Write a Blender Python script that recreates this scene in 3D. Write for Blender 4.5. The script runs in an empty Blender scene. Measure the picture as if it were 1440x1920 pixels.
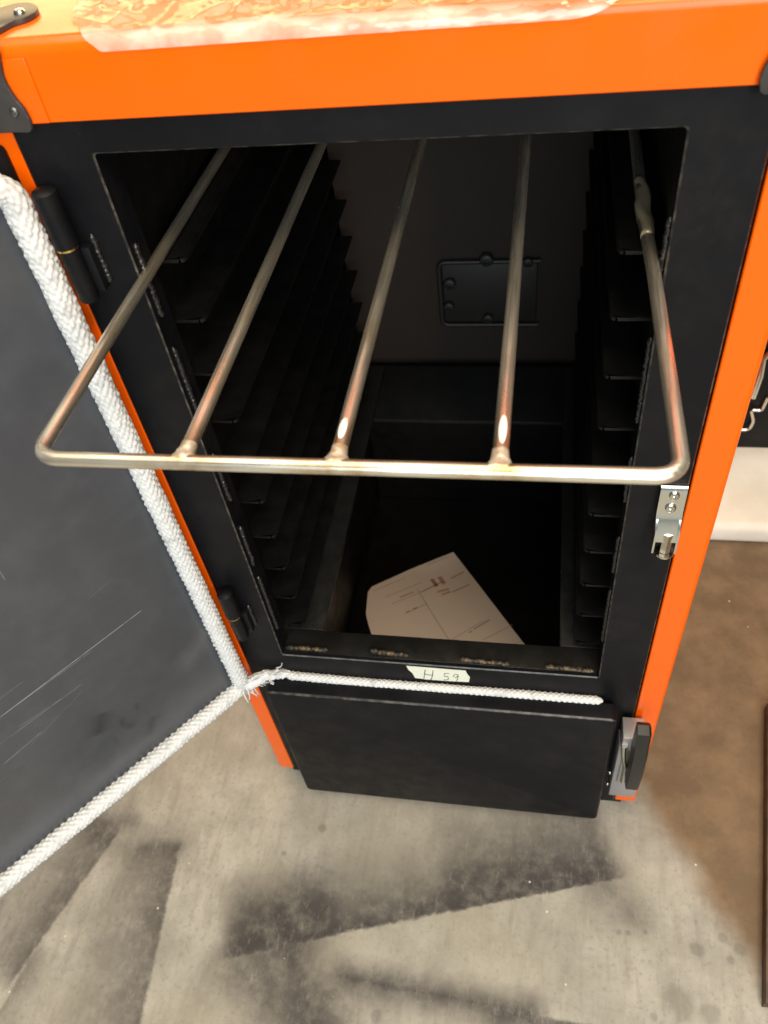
import bpy, bmesh, math, random
from mathutils import Vector, Matrix, noise
random.seed(7)
S = bpy.context.scene
COL = S.collection
FZ = -0.07                     # height of the concrete floor

# ------------------------------------------------------------------ camera
CAM = Vector((0.116, -0.5315, 1.2089))
FPX = 1528.5                   # focal length in pixels of the 1440 x 1920 photograph
RIGHT = Vector((0.9826, 0.1489, -0.1107)).normalized()
DOWN = Vector((0.0381, -0.7460, -0.6649))
DOWN = (DOWN - RIGHT * DOWN.dot(RIGHT)).normalized()
FWD = RIGHT.cross(DOWN).normalized()
cd = bpy.data.cameras.new('camera'); cam = bpy.data.objects.new('camera', cd); COL.objects.link(cam)
m = Matrix((RIGHT, -DOWN, -FWD)).transposed().to_4x4(); m.translation = CAM
cam.matrix_world = m
cd.sensor_fit = 'VERTICAL'; cd.sensor_height = 36; cd.lens = FPX / 1920 * 36
cd.clip_start = 0.01; cd.clip_end = 200
cd.dof.use_dof = True; cd.dof.focus_distance = 0.78; cd.dof.aperture_fstop = 9.0
S.camera = cam

# ------------------------------------------------------------------ world, lamps, exposure
S.view_settings.view_transform = 'Standard'; S.view_settings.look = 'None'
S.view_settings.exposure = 0.0; S.view_settings.gamma = 1.0
w = bpy.data.worlds.new('World'); S.world = w; w.use_nodes = True
bg = w.node_tree.nodes['Background']; bg.inputs[0].default_value = (0.60, 0.56, 0.52, 1); bg.inputs[1].default_value = 0.22

def area(name, loc, target, sx, sy, power, col):
    l = bpy.data.lights.new(name, 'AREA'); l.shape = 'RECTANGLE'; l.size = sx; l.size_y = sy
    l.energy = power; l.color = col
    o = bpy.data.objects.new(name, l); COL.objects.link(o); o.location = loc
    o.rotation_euler = (Vector(target) - Vector(loc)).to_track_quat('-Z', 'Y').to_euler()
    return o
area('doorway_daylight', (0.7, -3.5, 2.1), (-0.1, 0, 0.3), 3.0, 2.4, 135, (0.80, 0.93, 1.0))
area('rear_lamp', (-0.5, 3.4, 2.2), (0, 0, 1.0), 4.6, 1.8, 125, (1.0, 0.72, 0.36))
area('ceiling_lamp', (0.0, -0.1, 3.3), (0.0, -0.1, 0.6), 3.2, 2.6, 100, (1.0, 0.88, 0.68))
area('added_back_wall_light', (0.85, -1.40, 1.45), (-0.15, 0.63, 0.5), 0.22, 0.4, 13, (1.0, 0.74, 0.50))  # added source, brightens the left of the firebox back wall
area('front_lamp', (0.75, -1.15, 2.7), (0.05, 0.1, 0.4), 1.1, 0.35, 25, (1.0, 0.76, 0.52))

# ------------------------------------------------------------------ helpers
def px(u, v, ax, val):
    """point of the place seen at photo pixel (u, v), on the plane  ax = val"""
    d = (RIGHT * ((u - 720) / FPX) + DOWN * ((v - 960) / FPX) + FWD)
    i = 'xyz'.index(ax)
    return CAM + d * ((val - CAM[i]) / d[i])

def thing(name, label, cat, loc, group=None):
    o = bpy.data.objects.new(name, None); COL.objects.link(o); o.location = loc
    o.empty_display_size = 0.05
    o['label'] = label; o['category'] = cat
    if group: o['group'] = group
    return o

def finish(name, bm, mat, parent=None, smooth=40, label=None):
    me = bpy.data.meshes.new(name)
    bmesh.ops.recalc_face_normals(bm, faces=bm.faces)
    bm.to_mesh(me); bm.free()
    return link(name, me, mat, parent, smooth, label)

def link(name, me, mat, parent=None, smooth=40, label=None):
    if mat: me.materials.append(mat)
    if smooth:
        me.shade_smooth()
        if smooth < 180: me.set_sharp_from_angle(angle=math.radians(smooth))
    o = bpy.data.objects.new(name, me); COL.objects.link(o)
    if parent:
        o.parent = parent
        wp = Vector((0, 0, 0)); p = parent
        while p: wp += p.location; p = p.parent
        o.location = -wp          # meshes are written in world coordinates
    if label: o['label'] = label
    return o

def box(bm, a, b, bev=0.0, seg=2, rot=None):
    """axis-aligned box between corners a and b, optional bevel, optional matrix"""
    r = bmesh.ops.create_cube(bm, size=1.0); vs = r['verts']
    for v in vs:
        v.co = Vector([(a[i] + b[i]) / 2 + v.co[i] * abs(b[i] - a[i]) for i in range(3)])
    if bev:
        es = list({e for v in vs for e in v.link_edges})
        rr = bmesh.ops.bevel(bm, geom=es, offset=bev, segments=seg, profile=0.5, affect='EDGES')
        vs = list({v for f in rr['faces'] for v in f.verts} | {v for v in vs if v.is_valid})
    if rot:
        for v in vs: v.co = rot @ v.co
    return vs

def prism(bm, pts, off, bev=0.0, seg=2):
    """planar polygon pts (world), extruded by vector off"""
    vs = [bm.verts.new(p) for p in pts]
    f = bm.faces.new(vs)
    r = bmesh.ops.extrude_face_region(bm, geom=[f])
    nv = [g for g in r['geom'] if isinstance(g, bmesh.types.BMVert)]
    for v in nv: v.co += Vector(off)
    if bev:
        es = list({e for v in nv for e in v.link_edges if e.other_vert(v) in nv})
        bmesh.ops.bevel(bm, geom=es, offset=bev, segments=seg, profile=0.5, affect='EDGES')

def frames(path):
    """parallel-transported frames along a polyline"""
    n = len(path); T = []
    for i in range(n):
        T.append((path[min(i + 1, n - 1)] - path[max(i - 1, 0)]).normalized())
    up = Vector((0, 0, 1)) if abs(T[0].z) < 0.9 else Vector((0, 1, 0))
    N = (up - T[0] * up.dot(T[0])).normalized(); out = []
    for i in range(n):
        N = (N - T[i] * N.dot(T[i])).normalized()
        out.append((path[i], N.copy(), T[i].cross(N)))
    return out

def tube(bm, path, rad, nseg=16, cap=True):
    fr = frames([Vector(p) for p in path]); rings = []
    for i, (p, N, Bn) in enumerate(fr):
        ring = []
        for k in range(nseg):
            a = 2 * math.pi * k / nseg
            r = rad(i / (len(fr) - 1), a) if callable(rad) else rad
            ring.append(bm.verts.new(p + N * (math.cos(a) * r) + Bn * (math.sin(a) * r)))
        rings.append(ring)
    for i in range(len(rings) - 1):
        for k in range(nseg):
            bm.faces.new((rings[i][k], rings[i][(k + 1) % nseg], rings[i + 1][(k + 1) % nseg], rings[i + 1][k]))
    if cap:
        bm.faces.new(rings[0]); bm.faces.new(rings[-1])

def round_path(pts, rad, n=10):
    pts = [Vector(p) for p in pts]; out = [pts[0]]
    for i in range(1, len(pts) - 1):
        a = (pts[i - 1] - pts[i]).normalized(); b = (pts[i + 1] - pts[i]).normalized()
        P, Q = pts[i] + a * rad, pts[i] + b * rad
        for k in range(n + 1):
            t = k / n
            out.append(P * (1 - t) ** 2 + pts[i] * 2 * t * (1 - t) + Q * t * t)
    out.append(pts[-1]); return out

def catmull(pts, n=5):
    out = []
    P = [Vector(p) for p in pts]
    for i in range(len(P) - 1):
        p0, p1, p2, p3 = P[max(i - 1, 0)], P[i], P[i + 1], P[min(i + 2, len(P) - 1)]
        for k in range(n):
            t = k / n
            out.append(0.5 * ((2 * p1) + (p2 - p0) * t + (2 * p0 - 5 * p1 + 4 * p2 - p3) * t * t + (3 * p1 - p0 - 3 * p2 + p3) * t ** 3))
    out.append(P[-1]); return out

def resample(path, step):
    path = [Vector(p) for p in path]; out = [path[0].copy()]; acc = 0.0
    for a, b in zip(path, path[1:]):
        L = (b - a).length; pos = step - acc
        while pos <= L:
            out.append(a.lerp(b, pos / L)); pos += step
        acc = L - (pos - step)
    return out

def braid(bm, path, R, ends=10, seed=0.0, pk=0.8):
    """braided sleeve: two families of strands passing over and under one another"""
    path = resample(path, R * 0.13); fr = frames(path); ns = 44; rings = []
    pitch = R * pk
    for i, (p, N, Bn) in enumerate(fr):
        s = i * R * 0.13
        ring = []
        for k in range(ns):
            a = 2 * math.pi * k / ns
            u = ends * a / (2 * math.pi) + s / pitch
            v = ends * a / (2 * math.pi) - s / pitch
            hu = math.sin(math.pi * (u % 1)); hv = math.sin(math.pi * (v % 1))
            h = (hu * hv) ** 0.42
            cell = noise.cell((math.floor(u) + seed * 3.7, (math.floor(v)) * 1.0 + 0.3, 0.2)) * 0.05
            h = h * (1.0 if (math.floor(u) + math.floor(v)) % 2 else 0.86) + cell
            q = p + N * (math.cos(a) * R) + Bn * (math.sin(a) * R)
            nz = noise.noise(q * 260 + Vector((seed, 0, 0))) * 0.08 + noise.noise(q * 45 + Vector((0, seed, 0))) * 0.07
            e_ = min(1.0, math.sqrt(max(0.04, min(i, len(fr) - 1 - i) * 0.13 / 1.2)))
            r = R * (0.76 + 0.28 * h + nz) * e_
            ring.append(bm.verts.new(p + N * (math.cos(a) * r) + Bn * (math.sin(a) * r)))
        rings.append(ring)
    for i in range(len(rings) - 1):
        for k in range(ns):
            bm.faces.new((rings[i][k], rings[i][(k + 1) % ns], rings[i + 1][(k + 1) % ns], rings[i + 1][k]))
    bm.faces.new(rings[0]); bm.faces.new(rings[-1])

# ------------------------------------------------------------------ material helpers
class G:
    """small node-graph helper"""
    def __init__(self, name):
        self.m = bpy.data.materials.new(name); self.m.use_nodes = True
        self.t = self.m.node_tree; self.b = self.t.nodes['Principled BSDF']; self.out = self.t.nodes['Material Output']
        self.pos = None
    def n(self, t, **kw):
        nd = self.t.nodes.new(t)
        for k, v in kw.items(): setattr(nd, k, v)
        return nd
    def put(self, sock, v):
        if hasattr(v, 'is_linked') or isinstance(v, bpy.types.NodeSocket): self.t.links.new(v, sock)
        else: sock.default_value = v
    def P(self):
        if self.pos is None: self.pos = self.n('ShaderNodeNewGeometry').outputs['Position']
        return self.pos
    def math(self, op, a, b=0.0, c=0.0, clamp=False):
        nd = self.n('ShaderNodeMath', operation=op, use_clamp=clamp)
        self.put(nd.inputs[0], a); self.put(nd.inputs[1], b); self.put(nd.inputs[2], c)
        return nd.outputs[0]
    def vmath(self, op, a, b):
        nd = self.n('ShaderNodeVectorMath', operation=op)
        self.put(nd.inputs[0], a); self.put(nd.inputs[1], b)
        return nd.outputs['Value'] if op in ('DOT_PRODUCT', 'LENGTH', 'DISTANCE') else nd.outputs[0]
    def noise(self, scale, detail=3, rough=0.55, vec=None, stretch=None, dist=0.0):
        v = vec if vec is not None else self.P()
        if stretch: v = self.vmath('MULTIPLY', v, stretch)
        nd = self.n('ShaderNodeTexNoise'); self.put(nd.inputs['Vector'], v)
        nd.inputs['Scale'].default_value = scale; nd.inputs['Detail'].default_value = detail
        nd.inputs['Roughness'].default_value = rough; nd.inputs['Distortion'].default_value = dist
        return nd.outputs['Fac']
    def ramp(self, x, a, b, lo=0.0, hi=1.0, smooth=True):
        nd = self.n('ShaderNodeMapRange', interpolation_type='SMOOTHSTEP' if smooth else 'LINEAR')
        self.put(nd.inputs['Value'], x)
        for i, q in zip(('From Min', 'From Max', 'To Min', 'To Max'), (a, b, lo, hi)): self.put(nd.inputs[i], q)
        return nd.outputs[0]
    def mix(self, f, a, b):
        nd = self.n('ShaderNodeMix', data_type='RGBA')
        self.put(nd.inputs['Factor'], f)
        ca, cb = [s for s in nd.inputs if s.type == 'RGBA'][:2]
        self.put(ca, a if not isinstance(a, tuple) else (*a[:3], 1)); self.put(cb, b if not isinstance(b, tuple) else (*b[:3], 1))
        return [s for s in nd.outputs if s.type == 'RGBA'][0]
    def bump(self, h, strength=0.2, dist=0.001):
        nd = self.n('ShaderNodeBump'); nd.inputs['Strength'].default_value = strength; nd.inputs['Distance'].default_value = dist
        self.put(nd.inputs['Height'], h); self.t.links.new(nd.outputs[0], self.b.inputs['Normal'])
    def set(self, **kw):
        names = dict(col='Base Color', rough='Roughness', metal='Metallic', spec='Specular IOR Level', alpha='Alpha',
                     coat='Coat Weight', coatr='Coat Roughness', aniso='Anisotropic', trans='Transmission Weight')
        for k, v in kw.items():
            if isinstance(v, tuple): v = (*v[:3], 1)
            self.put(self.b.inputs[names[k]], v)
        return self.m
    def seg(self, a, b, wid, side=None, wob=0.0, wobscale=20, endfade=0.02):
        """mask along the segment a-b: a soft band, or (side) sharp on one side and fading on the other"""
        a = Vector(a); b = Vector(b); t = (b - a); L = t.length; t.normalize()
        nrm = side.normalized() if side is not None else None
        rel = self.vmath('SUBTRACT', self.P(), tuple(a))
        al = self.vmath('DOT_PRODUCT', rel, tuple(t))
        if nrm is not None:
            d = self.vmath('DOT_PRODUCT', rel, tuple(nrm))
            d2 = self.math('ADD', d, self.math('MULTIPLY', self.math('SUBTRACT', self.noise(wobscale, 3), 0.5), wob)) if wob else d
            k = self.math('MULTIPLY', self.ramp(self.math('ADD', d, self.math('MULTIPLY', self.math('SUBTRACT', self.noise(75, 4, 0.65), 0.5), 0.012)), -0.003, 0.004), self.math('POWER', self.ramp(d2, wid * 1.55, -0.004, smooth=False), 1.7))
        else:
            # distance from the line itself
            along = self.n('ShaderNodeVectorMath', operation='SCALE'); along.inputs[0].default_value = tuple(t)
            self.put(along.inputs['Scale'], al)
            d = self.vmath('LENGTH', self.vmath('SUBTRACT', rel, along.outputs[0]), (0, 0, 0))
            if wob: d = self.math('ADD', d, self.math('MULTIPLY', self.math('SUBTRACT', self.noise(wobscale, 3), 0.5), wob))
            k = self.math('POWER', self.ramp(d, wid * 1.35, -0.003, smooth=False), 1.5) if wob else self.ramp(d, wid, 0.0)
        e = self.math('MULTIPLY', self.ramp(al, -endfade, endfade * 0.3), self.ramp(al, L + endfade, L - endfade * 0.3))
        return self.math('MULTIPLY', k, e)
    def spot(self, c, r, wob=0.01, scale=60):
        d = self.vmath('DISTANCE', self.P(), tuple(c))
        d = self.math('ADD', d, self.math('MULTIPLY', self.math('SUBTRACT', self.noise(scale, 3), 0.5), wob))
        return self.ramp(d, r, r * 0.45)

# ------------------------------------------------------------------ materials
g = G('orange_powder_coat')
sm = g.noise(9, 3)
g.bump(g.noise(900, 2), 0.06, 0.0006)
ORANGE = g.set(col=g.mix(sm, (0.86, 0.112, 0.0006), (0.90, 0.126, 0.001)), rough=g.ramp(g.noise(25, 4), 0.3, 0.7, 0.16, 0.28), spec=0.40)

g = G('black_powder_coat')
sm = g.noise(14, 5, 0.65)
g.bump(g.noise(1500, 2), 0.22, 0.0006)
dust = g.math('MULTIPLY', g.ramp(g.noise(6, 5, 0.7), 0.5, 0.75), g.ramp(g.noise(110, 4, 0.7), 0.4, 0.7, 0.3, 1.0))
spk = g.ramp(g.noise(330, 2, 0.5), 0.74, 0.78)
bk = g.mix(g.math('MAXIMUM', g.math('MULTIPLY', dust, 0.055), g.math('MULTIPLY', spk, 0.25)), g.mix(g.ramp(sm, 0.45, 0.75), (0.0045, 0.0050, 0.0068), (0.0090, 0.0090, 0.0098)), (0.16, 0.145, 0.125))
BLACK = g.set(col=bk,
              rough=g.ramp(g.noise(30, 4), 0.3, 0.7, 0.36, 0.52), spec=0.17)

g = G('black_firebox_paint')
g.bump(g.noise(420, 3), 0.25, 0.001)
FIRE = g.set(col=g.mix(g.noise(18, 4), (0.0025, 0.0026, 0.0027), (0.006, 0.0056, 0.0052)), rough=g.ramp(g.noise(40, 4), 0.3, 0.7, 0.36, 0.55), spec=0.28)

g = G('brown_black_back_wall')
n1 = g.noise(7, 4)
g.bump(g.noise(300, 3), 0.3, 0.001)
BACK = g.set(col=g.mix(n1, (0.015, 0.0098, 0.007), (0.027, 0.018, 0.013)), rough=0.6, spec=0.3)

g = G('weld_bead_rusty')
g.bump(g.noise(500, 3), 0.5, 0.001)
WELD = g.set(col=g.mix(g.ramp(g.noise(160, 4), 0.4, 0.62), (0.020, 0.018, 0.016), (0.13, 0.092, 0.055)), rough=0.5, metal=0.3)

g = G('black_weld_bead')
BWELD = g.set(col=(0.016, 0.016, 0.017), rough=0.28, spec=0.6)

g = G('brushed_steel_rod')
sx = g.n('ShaderNodeSeparateXYZ'); g.t.links.new(g.P(), sx.inputs[0])
onfront = g.ramp(sx.outputs['Y'], -0.192, -0.196)
fa, fb = g.noise(420, 2, 0.5, stretch=(1.0, 0.04, 1.0)), g.noise(420, 2, 0.5, stretch=(0.03, 1.0, 1.0))
fine = g.math('ADD', g.math('MULTIPLY', fb, onfront), g.math('MULTIPLY', fa, g.math('SUBTRACT', 1.0, onfront)))
heat = g.noise(22, 3, 0.6)
c = g.mix(g.ramp(heat, 0.42, 0.72), (0.86, 0.81, 0.69), (0.80, 0.71, 0.53))
HEATC = c
STEEL_G = g
def heatspot(gr, pts):
    mk = None
    for q in pts:
        s = gr.ramp(gr.vmath('DISTANCE', gr.P(), tuple(q)), 0.045, 0.006)
        mk = s if mk is None else gr.math('MAXIMUM', mk, s)
    return mk
ZG, YF = 0.8737, -0.2029
BX = [-0.0975, -0.0010, 0.0952]
mk = heatspot(g, [(x, YF + 0.004, ZG) for x in BX])
c = g.mix(g.math('MULTIPLY', mk, g.ramp(g.noise(60, 3), 0.3, 0.7, 0.25, 0.85)), c, (0.42, 0.27, 0.11))
g.bump(fine, 0.09, 0.0005)
STEEL = g.set(col=c, metal=0.92, rough=g.ramp(fine, 0.3, 0.7, 0.25, 0.38))

g = G('weld_metal_bright')
g.bump(g.noise(350, 3), 0.5, 0.001)
WBRIGHT = g.set(col=g.mix(g.ramp(g.noise(120, 3), 0.4, 0.65), (0.74, 0.69, 0.58), (0.50, 0.36, 0.19)), metal=0.6, rough=0.38)
g = G('ground_steel'); GROUND = g.set(col=(0.88, 0.86, 0.82), metal=0.25, rough=0.5)
g = G('zinc_plate')
g.bump(g.noise(260, 2), 0.08, 0.0006)
ZINC = g.set(col=g.mix(g.noise(60, 3), (0.62, 0.64, 0.62), (0.72, 0.69, 0.60)), metal=1.0, rough=0.2)
g = G('dark_steel'); DSTEEL = g.set(col=(0.22, 0.22, 0.22), metal=1.0, rough=0.35)
g = G('brass'); BRASS = g.set(col=(0.75, 0.52, 0.16), metal=1.0, rough=0.25)
g = G('black_plastic'); g.bump(g.noise(1200, 2), 0.12, 0.0004); PLASTIC = g.set(col=(0.007, 0.008, 0.009), rough=0.34)
g = G('grey_bracket_metal'); GBRK = g.set(col=(0.42, 0.41, 0.42), metal=0.5, rough=0.42)

g = G('white_glass_fibre_rope')
g.bump(g.noise(1400, 3, 0.6), 0.5, 0.0008)
ROPE = g.set(col=g.mix(g.ramp(g.noise(70, 3), 0.5, 0.75), (0.66, 0.68, 0.69), (0.50, 0.52, 0.53)), rough=0.85, spec=0.25)

g = G('paper')
PAPER = g.set(col=g.mix(g.noise(12, 3), (0.84, 0.72, 0.64), (0.90, 0.78, 0.69)), rough=0.8, spec=0.2)
g = G('pale_print'); PRINT = g.set(col=(0.52, 0.44, 0.40), rough=0.8)
g = G('dark_print'); PRINTD = g.set(col=(0.42, 0.34, 0.30), rough=0.8)
g = G('red_print'); PRINTR = g.set(col=(0.66, 0.40, 0.33), rough=0.8)
g = G('pale_green_tape'); TAPE = g.set(col=g.mix(g.noise(90, 3), (0.70, 0.74, 0.62), (0.78, 0.80, 0.68)), rough=0.55)
g = G('ink'); INK = g.set(col=(0.02, 0.02, 0.025), rough=0.6)

# clear crumpled film
g = G('clear_plastic_film')
tr = g.n('ShaderNodeBsdfTransparent'); tr.inputs[0].default_value = (0.97, 0.96, 0.95, 1)
gl = g.n('ShaderNodeBsdfGlossy'); gl.inputs['Roughness'].default_value = 0.06; gl.inputs[0].default_value = (1, 1, 1, 1)
df = g.n('ShaderNodeBsdfDiffuse'); df.inputs[0].default_value = (0.96, 0.92, 0.78, 1)
tl = g.n('ShaderNodeBsdfTranslucent'); tl.inputs[0].default_value = (0.96, 0.92, 0.78, 1)
lw = g.n('ShaderNodeLayerWeight'); lw.inputs[0].default_value = 0.35
m0 = g.n('ShaderNodeMixShader'); m0.inputs[0].default_value = 0.12
m1 = g.n('ShaderNodeMixShader'); m2 = g.n('ShaderNodeMixShader')
g.t.links.new(df.outputs[0], m0.inputs[1]); g.t.links.new(tl.outputs[0], m0.inputs[2])
at = g.n('ShaderNodeAttribute', attribute_name='fold')
g.put(m1.inputs[0], g.math('ADD', g.math('MULTIPLY', at.outputs['Fac'], g.ramp(g.noise(40, 3), 0.3, 0.7, 0.28, 0.58)), g.ramp(g.noise(90, 5, 0.7, stretch=(1.0, 0.4, 1.0)), 0.5, 0.8, 0.03, 0.14), clamp=True))
g.t.links.new(tr.outputs[0], m1.inputs[1]); g.t.links.new(m0.outputs[0], m1.inputs[2])
g.put(m2.inputs[0], g.math('MULTIPLY_ADD', lw.outputs['Fresnel'], 0.42, 0.03))
g.t.links.new(m1.outputs[0], m2.inputs[1]); g.t.links.new(gl.outputs[0], m2.inputs[2])
g.t.links.new(m2.outputs[0], g.out.inputs[0])
FILM = g.m

# ------------------------------------------------------------------ the fire door frame of reference
DB = Vector((-0.261, -0.022, 0.265))                    # bottom hinge-side corner of the door's rope
DD = Vector((-0.6134, -0.7898, 0.0)).normalized()       # along the open door, away from the hinge
DN = Vector((0.7898, -0.6134, 0.0)).normalized()        # out of the door's inner face
ROPE_R = 0.0112
def dp(s, z, out=0.0):                                   # point on the door: along, height, out of its face
    q = DB + DD * s + DN * (out - ROPE_R * 0.55); return Vector((q.x, q.y, z))
def dpx(u, v):                                           # door-face point seen at a photo pixel
    d = (RIGHT * ((u - 720) / FPX) + DOWN * ((v - 960) / FPX) + FWD)
    P0 = dp(0, 0.3)
    return CAM + d * ((P0 - CAM).dot(DN) / d.dot(DN))

g = G('grey_black_door_lining')
n1 = g.noise(5, 4, 0.55); n2 = g.noise(26, 5, 0.65)
base = g.mix(g.ramp(n2, 0.35, 0.75), (0.048, 0.054, 0.066), (0.062, 0.070, 0.084))
base = g.mix(g.ramp(g.noise(3.5, 3), 0.4, 0.75, 0, 0.32), base, (0.034, 0.040, 0.055))
scr = None
for (a, b, wd, k) in [((0, 1345), (262, 1147), 0.00055, 1.0), ((20, 1330), (170, 1222), 0.0004, 0.6), ((0, 1395), (150, 1285), 0.0004, .55),
                      ((10, 1430), (75, 1375), 0.0004, .7), ((40, 1360), (112, 1312), 0.0003, .5), ((0, 1310), (40, 1280), 0.0003, .5),
                      ((60, 1395), (150, 1300), 0.0003, .35), ((0, 1072), (8, 1085), .0004, .5), ((170, 1120), (210, 1085), 0.0003, .3)]:
    s = g.math('MULTIPLY', g.seg(dpx(*a), dpx(*b), wd * 1.5, endfade=0.004), k)
    scr = s if scr is None else g.math('MAXIMUM', scr, s)
scr = g.math('MULTIPLY', scr, g.ramp(g.noise(90, 2), 0.3, 0.55, 0.35, 1.0))
dk = None
for (a, b, wd) in [((287, 1345), (281, 1375), 0.009), ((235, 1362), (252, 1358), 0.007), ((228, 1350), (232, 1362), 0.006), ((190, 1340), (185, 1375), 0.018), ((255, 1320), (258, 1330), .004), ((275, 1335), (276, 1338), .003), ((215, 1385), (220, 1392), .003)]:
    s = g.seg(dpx(*a), dpx(*b), wd, wob=0.006, wobscale=120, endfade=0.006)
    dk = s if dk is None else g.math('MAXIMUM', dk, s)
ls = g.seg(dpx(350, 1245), dpx(395, 1175), 0.02, wob=0.012, wobscale=50, endfade=.02)
base = g.mix(g.math('MULTIPLY', dk, 0.85), base, (0.012, 0.013, 0.017))
base = g.mix(g.math('MULTIPLY', ls, 0.35), base, (0.16, 0.16, 0.16))
base = g.mix(g.math('MULTIPLY', scr, 0.8), base, (0.38, 0.41, 0.45))
g.bump(g.noise(900, 3), 0.12, 0.0006)
LINING = g.set(col=base, rough=g.ramp(n1, 0.3, 0.7, 0.24, 0.40), spec=0.75)

# concrete floor with overspray marks left round masked-off sheets
g = G('concrete_floor')
F = lambda u, v: px(u, v, 'z', FZ)
big = g.noise(2.2, 4, 0.5); mid = g.noise(13, 6, 0.68); fine = g.noise(140, 5, 0.7); brush = g.noise(70, 4, 0.6, stretch=(1.0, 0.16, 1.0))
c = g.mix(g.ramp(mid, 0.3, 0.72), (0.285, 0.275, 0.243), (0.42, 0.408, 0.365))
c = g.mix(g.ramp(brush, 0.46, 0.72, 0, 0.34), c, (0.20, 0.18, 0.16))
c = g.mix(g.ramp(g.noise(95, 5, 0.7, stretch=(1.0, 0.22, 1.0)), 0.56, 0.72, 0, 0.22), c, (0.60, 0.58, 0.52))
c = g.mix(g.ramp(fine, 0.50, 0.74, 0, 0.5), c, (0.17, 0.155, 0.135))
c = g.mix(g.ramp(big, 0.42, 0.66, 0, 0.35), c, (0.36, 0.315, 0.22))
# browner concrete along the right, with a soft edge
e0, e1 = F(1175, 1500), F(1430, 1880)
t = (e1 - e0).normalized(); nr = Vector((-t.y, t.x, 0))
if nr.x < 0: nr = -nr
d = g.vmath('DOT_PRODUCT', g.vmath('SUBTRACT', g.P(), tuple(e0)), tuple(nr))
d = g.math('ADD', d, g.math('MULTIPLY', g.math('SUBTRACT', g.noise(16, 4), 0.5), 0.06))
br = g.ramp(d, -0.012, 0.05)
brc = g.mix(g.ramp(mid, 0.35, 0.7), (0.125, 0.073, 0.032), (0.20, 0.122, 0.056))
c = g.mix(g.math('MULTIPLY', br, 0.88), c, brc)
# overspray
def sd(a, b, tow):
    a, b, tow = F(*a), F(*b), F(*tow); tt = (b - a).normalized(); r = tow - a; r -= tt * r.dot(tt); return r
stains = []
def one(a, b, wid, tow, k, **kw): stains.append((F(*a), F(*b), wid, sd(a, b, tow), k, kw))
def band(a, b, wid, k, **kw): stains.append((F(*a), F(*b), wid, None, k, kw))
one((440, 1793), (625, 1752), 0.085, (540, 1700), 1.0, wob=0.05, endfade=0.03)
one((600, 1758), (1140, 1650), 0.085, (870, 1640), 0.95, wob=0.05, endfade=0.03)
one((860, 1705), (1140, 1650), 0.14, (1000, 1600), 0.75, wob=0.06, endfade=0.04)
band((1120, 1640), (1190, 1725), 0.05, 0.42, wob=0.03, endfade=0.04)
band((640, 1832), (1000, 1900), 0.028, 0.85, wob=0.02, endfade=0.03)
band((520, 1720), (585, 1905), 0.07, 0.75, wob=0.04, endfade=0.05)
band((470, 1745), (590, 1690), 0.07, 0.7, wob=0.05, endfade=0.05)
one((337, 1590), (262, 1925), 0.12, (230, 1740), 0.66, wob=0.04, endfade=0.02)
band((265, 1590), (345, 1585), 0.045, 0.4, wob=0.03, endfade=0.03)
one((222, 1560), (30, 1830), 0.11, (60, 1620), 0.62, wob=0.04, endfade=0.03)
band((170, 1560), (250, 1535), 0.045, 0.5, wob=0.03, endfade=0.03)
one((60, 1790), (-20, 1925), 0.05, (60, 1920), 0.4, wob=0.03, endfade=0.03)
one((930, 1893), (1180, 1935), 0.04, (1000, 1990), 0.75, wob=0.03, endfade=0.03)
band((560, 1905), (640, 1935), 0.05, 0.6, wob=0.03, endfade=0.03)
band((420, 1790), (520, 1900), 0.07, 0.5, wob=0.05, endfade=0.05)
mask = None
for a, b, wid, side, k, kw in stains:
    s = g.math('MULTIPLY', g.seg(a, b, wid, side, wobscale=22, **kw), k)
    mask = s if mask is None else g.math('SUBTRACT', 1.0, g.math('MULTIPLY', g.math('SUBTRACT', 1.0, mask), g.math('SUBTRACT', 1.0, s)))
mask = g.math('SUBTRACT', 1.0, g.math('POWER', g.math('SUBTRACT', 1.0, mask), 1.7))
mask = g.math('MULTIPLY', mask, g.ramp(g.noise(48, 5, 0.7), 0.25, 0.6, 0.68, 1.0))
scuff = g.ramp(g.noise(130, 5, 0.75, stretch=(1.0, 0.3, 1.0)), 0.56, 0.64)
mask = g.math('MULTIPLY', mask, g.math('SUBTRACT', 1.0, g.math('MULTIPLY', scuff, 0.22)))
c = g.mix(g.math('MULTIPLY', mask, 0.95, clamp=True), c, (0.032, 0.028, 0.031))
sp = None
for (u, v, r) in [(1308, 1778, .014), (1390, 1780, .012), (1355, 1760, .010), (1178, 1750, .005), (1160, 1748, .006), (1210, 1748, .005), (1275, 1880, .03),
                  (605, 1552, .010), (532, 1600, .006), (1370, 1800, .008), (1330, 1900, .02), (1225, 1905, .008), (705, 1905, .012)]:
    s = g.spot(F(u, v), r * 0.9, r * 1.1, 70); sp = s if sp is None else g.math('MAXIMUM', sp, s)
c = g.mix(g.math('MULTIPLY', sp, 0.38), c, (0.10, 0.09, 0.08))
vor = g.n('ShaderNodeTexVoronoi'); vor.inputs['Scale'].default_value = 38; g.put(vor.inputs['Vector'], g.P())
sel = g.n('ShaderNodeSeparateColor'); g.t.links.new(vor.outputs['Color'], sel.inputs[0])
fl = g.math('MULTIPLY', g.ramp(vor.outputs['Distance'], 0.085, 0.03), g.ramp(sel.outputs[0], 0.86, 0.88))
c = g.mix(g.math('MULTIPLY', fl, 0.75), c, (0.80, 0.78, 0.70))
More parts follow.
